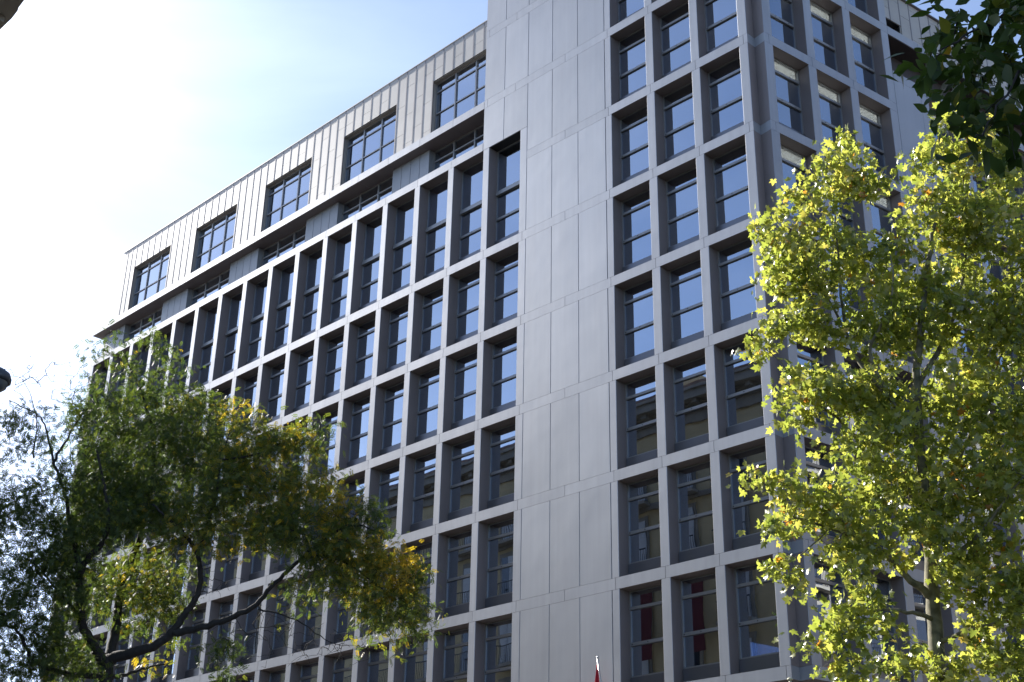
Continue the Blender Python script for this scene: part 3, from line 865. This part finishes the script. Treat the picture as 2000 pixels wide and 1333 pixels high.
# ---- ash tree in the street, dark against the light
DA = 33.0
AT_ = thing('ash_tree', 'dark backlit ash tree with feathery yellowing leaves at lower left', 'tree')
a0 = at(207, 1333, DA)
limbs = [
    ('trunk', [('w', a0[0], a0[1], 0), ('w', a0[0] + .05, a0[1], 4.0), (207, 1333, DA), (206, 1300, DA), (208, 1286, DA)], 0.240, 0.160),
    ('limb', [(206, 1305, DA), (190, 1272, DA - .2), (170, 1245, DA - .4), (157, 1205, DA - .6), (153, 1160, DA - .8), (154, 1121, DA - .9), (172, 1090, DA - 1.0), (198, 1066, DA - 1.1), (215, 1020, DA - 1.2), (205, 960, DA - 1.2), (190, 880, DA - 1.2)], 0.136, 0.024),
    ('limb', [(208, 1300, DA), (221, 1258, DA + .3), (232, 1190, DA + .5), (236, 1135, DA + .6), (252, 1100, DA + .6), (272, 1058, DA + .7), (286, 1000, DA + .8), (300, 930, DA + .8), (300, 860, DA + .6), (280, 770, DA + .4), (255, 725, DA + .4), (243, 690, DA + .4)], 0.128, 0.012),
    ('limb', [(210, 1290, DA), (255, 1276, DA - .3), (305, 1262, DA - .6), (343, 1231, DA - .8), (362, 1196, DA - .9), (385, 1168, DA - 1.0), (393, 1130, DA - 1.0), (389, 1085, DA - 1.1), (372, 1058, DA - 1.1), (345, 1025, DA - 1.2), (318, 1005, DA - 1.3), (300, 985, DA - 1.3)], 0.144, 0.024),
    ('limb', [(389, 1085, DA - 1.1), (405, 1020, DA - 1.0), (425, 965, DA - .9), (430, 900, DA - .8), (450, 840, DA - .8)], 0.064, 0.016),
    ('limb', [(343, 1236, DA - .8), (400, 1226, DA - 1.2), (452, 1206, DA - 1.6), (498, 1186, DA - 1.9), (526, 1150, DA - 2.1), (560, 1118, DA - 2.3), (600, 1082, DA - 2.5), (640, 1046, DA - 2.7), (690, 1020, DA - 2.8), (740, 1040, DA - 2.9)], 0.096, 0.016),
    ('limb', [(505, 1190, DA - 2), (560, 1200, DA - 2.2), (610, 1230, DA - 2.4), (650, 1260, DA - 2.5), (700, 1262, DA - 2.6)], 0.024, 0.005),
    ('limb', [(600, 1082, DA - 2.5), (660, 1090, DA - 2.7), (720, 1130, DA - 2.9), (780, 1180, DA - 3.0)], 0.032, 0.008),
    ('limb', [(204, 1325, DA), (150, 1318, DA - .5), (95, 1308, DA - 1.0), (60, 1288, DA - 1.2), (49, 1262, DA - 1.3), (40, 1240, DA - 1.4), (20, 1222, DA - 1.4), (-20, 1215, DA - 1.4)], 0.080, 0.024),
    ('limb', [(216, 1325, DA), (250, 1318, DA + .4), (290, 1304, DA + .8), (330, 1296, DA + 1.2)], 0.056, 0.016),
    ('limb', [(155, 1110, DA - .9), (140, 1040, DA - .6), (132, 980, DA - .4), (120, 940, DA - .3), (104, 905, DA - .2), (96, 862, DA), (88, 832, DA), (74, 808, DA), (42, 795, DA), (18, 783, DA)], 0.072, 0.010),
    ('limb', [(104, 905, DA - .2), (128, 862, DA - .1), (150, 822, DA), (182, 786, DA)], 0.040, 0.010),
    ('limb', [(66, 895, DA), (70, 842, DA), (72, 812, DA + .1), (60, 770, DA + .2), (40, 735, DA + .2)], 0.024, 0.004),
    ('limb', [(236, 1135, DA + .6), (262, 1118, DA + .9), (268, 1160, DA + 1.0)], 0.024, 0.008),
    ('limb', [(300, 930, DA + .8), (350, 880, DA + .9), (400, 820, DA + 1.0), (440, 780, DA + 1.0)], 0.040, 0.010),
    ('limb', [(430, 900, DA - .8), (500, 890, DA - 1.0), (560, 860, DA - 1.2), (610, 840, DA - 1.3)], 0.036, 0.008),
    ('limb', [(157, 1205, DA - .6), (110, 1150, DA - .9), (70, 1100, DA - 1.1), (20, 1080, DA - 1.2)], 0.040, 0.010),
]
blobs = [
    (210, 830, 62, 80, .2, 1.6, 1.0), (300, 830, 80, 70, .6, 1.8, 1.1), (395, 870, 90, 70, .8, 1.8, 1.1, .1), (480, 900, 80, 66, -.6, 1.6, 1.0, .3), (590, 870, 48, 38, -1.2, .9, .9, .35), (545, 850, 50, 40, -1, .9, .6, .3), (620, 850, 26, 30, -1.3, .4, .7, .1),
    (190, 930, 70, 60, -.2, 1.6, 1.3), (280, 940, 110, 60, .3, 2.0, 1.3), (420, 960, 100, 50, -.6, 1.8, 1.1, .15), (530, 960, 90, 50, -1.2, 1.6, 1.0, .35), (610, 950, 60, 42, -1.6, 1.0, .9, .35), (660, 985, 44, 32, -2.4, .8, 1.35, .5), (735, 1010, 30, 40, -2.8, .5, 1.05, .0),
    (200, 1010, 110, 50, -.4, 1.8, 1.3), (330, 1020, 110, 46, -.8, 1.6, 1.1, .2), (460, 1030, 90, 46, -1.2, 1.5, .9, .3), (570, 1030, 90, 50, -2, 1.4, 1.50, .2), (660, 1060, 60, 44, -2.6, 1.0, 1.50, .3),
    (730, 1090, 50, 40, -2.8, .9, 1.50, .45), (780, 1120, 34, 44, -2.9, .7, 1.50, .6), (815, 1130, 22, 30, -2.9, .4, 1.35, .1), (640, 1110, 60, 36, -2.6, .9, 1.20, .2), (715, 1150, 60, 34, -2.9, .9, 1.50, .35), (790, 1190, 42, 36, -3, .7, 1.50, .2), (820, 1225, 26, 24, -3, .4, 1.35, .25), (740, 1200, 44, 26, -3, .6, 1.20, .25), (590, 1150, 40, 26, -2.5, .6, 0.90, .1), (770, 1270, 12, 12, -3, .15, 0.90, .3), (715, 1250, 14, 10, -2.8, .2, 0.75, .4),
    (90, 960, 70, 60, -.1, 1.6, .55), (60, 1030, 80, 60, -.6, 1.6, .75), (140, 1070, 70, 50, -.8, 1.4, 1.2), (60, 1120, 76, 56, -1, 1.5, 1.1), (150, 1150, 50, 46, -.8, 1.2, .9), (30, 1190, 50, 44, -1.2, 1.2, 1.1), (110, 1210, 56, 50, -.9, 1.3, 1.2), (190, 1160, 36, 60, -.2, 1.0, .6, .1), (270, 1130, 60, 60, .8, 1.4, 1.2, .2), (310, 1180, 50, 44, .8, 1.2, 1.0, .15), (370, 1110, 46, 40, -.6, 1.0, .45, .1), (260, 1220, 40, 30, .6, .9, .6, .1),
    (30, 1270, 50, 40, -1.2, 1.0, .7), (110, 1285, 60, 40, -.8, 1.2, 1.2), (160, 1300, 40, 40, -.4, .8, .9), (40, 1325, 60, 30, -.9, 1.0, .8), (340, 1250, 26, 16, .9, .4, .6, .3), (425, 1270, 34, 24, -1, .6, .9), (440, 1310, 24, 30, -1, .6, .9), (290, 1300, 34, 16, 1, .4, .5, .4),
    (90, 850, 60, 40, 0, 1.2, .35), (40, 820, 50, 34, 0, 1.0, .5), (150, 800, 40, 34, .1, 1.0, .45), (30, 880, 40, 40, 0, 1.0, .4), (180, 750, 24, 30, .3, .6, .4), (188, 690, 34, 22, .4, .5, .5), (250, 720, 40, 26, .4, .6, .5), (305, 668, 22, 18, .5, .4, .9), (340, 720, 34, 40, .6, .6, .55), (280, 760, 50, 36, .5, .9, .6), (390, 770, 44, 26, .9, .7, .5, .1), (440, 800, 36, 34, .9, .7, .6, .35), (360, 790, 50, 36, .8, .9, .7, .15), (235, 660, 12, 14, .4, .3, .4), (500, 830, 30, 30, -.6, .6, .6, .3),
    (-50, 1000, 70, 120, -.5, 1.4, .7), (-50, 1230, 70, 120, -1, 1.4, .8),
]
bare = [(70, 740, 90, 50, 0, 1.2, 90), (150, 740, 60, 46, .1, 1.0, 50), (520, 1240, 130, 60, -1.8, 1.6, 110), (640, 1270, 90, 40, -2.4, 1.0, 70), (420, 1150, 60, 40, -1, 1.0, 50), (30, 960, 50, 40, -.2, .8, 40), (100, 1330, 80, 20, -.8, .8, 14)]
nas = tree(AT_, limbs, blobs, DA, {'n': 15, 'blade': pinnate()}, 31.0, .19, .18, M_LEAFA, M_BARKD, .45, .9, 0, 1.05, twig_r=.004, bare=bare, tint0=.30, tspread=.17)

# ---- overhanging boughs close to the camera, upper right
DN = 6.0
NT = thing('overhanging_tree', 'shaded tree with broad dark green leaflets hanging into the upper right corner', 'tree')
n0 = at(2150, 100, DN)
base = np.array([CAM[0] + 1.2, CAM[1] + 6.2, 0])
def wp(p): return ('w', p[0], p[1], p[2])
limbs = [
    ('trunk', [wp(base), wp(base + [0, 0, 2.0]), wp(base + [-.1, 0, 4.2]), wp(base + [-.3, -.1, 6.2]), wp(base + [-.5, -.2, 8.4])], .19, .07),
    ('limb', [wp(base + [-.1, 0, 4.4]), wp(base + [-.9, -.2, 5.3]), (2080, -30, DN + .2), (1960, 20, DN), (1890, 60, DN - .1), (1830, 110, DN - .2)], .035, .004),
    ('limb', [(2080, -30, DN + .2), (2030, 90, DN), (1960, 200, DN - .2), (1905, 270, DN - .3)], .016, .003),
    ('limb', [wp(base + [-.2, 0, 5.2]), (2120, -200, DN + .3), (2000, -170, DN), (1880, -110, DN - .2), (1810, -30, DN - .3)], .03, .004),
    ('limb', [wp(base + [-.3, -.1, 6.0]), wp(base + [-1.2, .4, 7.4]), wp(base + [-1.8, .6, 8.4])], .06, .015),
]
blobs = [(1900, 40, 66, 50, 0, .35, 1.0), (1960, 120, 60, 70, 0, .4, 1.1), (1860, 130, 50, 44, -.1, .3, 1.1), (1805, 130, 34, 46, -.2, .2, 1.0), (1925, 220, 60, 56, -.1, .3, 1.1), (1980, 270, 36, 44, 0, .3, 1.0), (1850, 5, 46, 26, -.2, .25, .9), (1985, 40, 40, 60, 0, .3, 1.0), (1920, 150, 60, 50, .3, .3, 1.0),
         (2080, 150, 80, 160, 0, .5, .8), (2060, -60, 110, 90, .2, .6, .8), (1920, -100, 110, 70, -.1, .5, .7)]
tree(NT, limbs, blobs, DN, {'n': 9, 'blade': ovate()}, 85.0, .085, .122, M_LEAFN, M_BARKD, .5, .9, 300, .5, twig_r=.0022,
     extra_world=[(base + [-.6, 0, 8.6], (1.6, 1.6, 1.2), 130), (base + [.4, .6, 7.4], (1.4, 1.4, 1.4), 110)], tint0=.40, tspread=.17)

# ================================================================== street furniture
lp = at(-14, 742, 14.0)
SL = thing('street_lamp', 'dark grey domed street lamp head at the left edge', 'lamp', (0, 0, 0))
pole = at(-130, 742, 14.2)
b = MB(); b.lathe([(0.000, lp[2] + 0.136), (0.051, lp[2] + 0.136), (0.102, lp[2] + 0.119), (0.162, lp[2] + 0.076), (0.183, lp[2] + 0.025), (0.183, lp[2] - 0.017), (0.162, lp[2] - 0.025)], lp[0], lp[1], 28)
link('lamp_housing', b.mesh('lamp_housing', [M_LAMP], True), SL)
b = MB(); b.lathe([(0.157, lp[2] - 0.024), (0.145, lp[2] - 0.076), (0.102, lp[2] - 0.115), (0.043, lp[2] - 0.128), (0, lp[2] - .152)], lp[0], lp[1], 28)
link('lens', b.mesh('lens', [M_LENS], True), SL)
link('arm', MB().tube([(pole[0], pole[1], lp[2] + .05), ((pole[0] + lp[0]) / 2, (pole[1] + lp[1]) / 2, lp[2] + .2), (lp[0], lp[1], lp[2] + .15)], [.03, .028, .025], 10).mesh('arm', [M_LAMP], True), SL)
link('pole', MB().tube([(pole[0], pole[1], 0), (pole[0], pole[1], 1.2), (pole[0], pole[1], lp[2] + .3)], [.09, .06, .04], 14).mesh('pole', [M_LAMP], True), SL)

tp = at(1543, 1327, 33.5)
PO = thing('capped_post', 'pale post with a round cap just below the building corner', 'post', (tp[0], tp[1], 0))
link('shaft', MB().tube([(0, 0, 0), (0, 0, tp[2] - .1), (0, 0, tp[2] - .02)], [.07, .035, .03], 12).mesh('shaft', [M_POST], True), PO)
b = MB(); b.lathe([(0, tp[2] + .035), (.05, tp[2] + .03), (.075, tp[2] + .0), (.07, tp[2] - .02), (0, tp[2] - .024)], 0, 0, 18)
link('cap', b.mesh('cap', [M_POST], True), PO)

tip = Vector(F1.loc(-6.55, -.45, 0.99)); foot = Vector(F1.loc(-6.25, .02, -3.2))
FL = thing('flagpole', 'steel flagpole with a furled red flag fixed to the grey panels', 'flagpole', tuple(foot))
d = tip - foot
link('pole', MB().tube([(0, 0, 0), tuple(d * .5), tuple(d)], [.03, .028, .024], 10).mesh('pole', [M_POLE], True), FL)
b = MB(); b.lathe([(0, d.z + .09), (.03, d.z + .075), (.045, d.z + .04), (.03, d.z + .01), (0, d.z)], d.x, d.y, 14)
link('finial', b.mesh('finial', [M_POLE], True), FL)
V = []; Fc = []
nx, nz = 9, 14
for j in range(nz):
    t = j / (nz - 1); p = d * (0.955 - .6 * t); wd = .04 + .62 * min(1, t * 1.2)
    for i in range(nx):
        a = i / (nx - 1)
        V.append((p.x - a * wd, p.y - .04 - .10 * math.sin(a * 9 + t * 2) * min(1, t * 3), p.z - .25 * a * t))
for j in range(nz - 1):
    for i in range(nx - 1):
        q = j * nx + i; Fc.append((q, q + 1, q + nx + 1, q + nx))
fl = link('flag', mesh_of('flag', V, Fc, [M_RED], smooth=True), FL)
sm = fl.modifiers.new('thickness', 'SOLIDIFY'); sm.thickness = .004
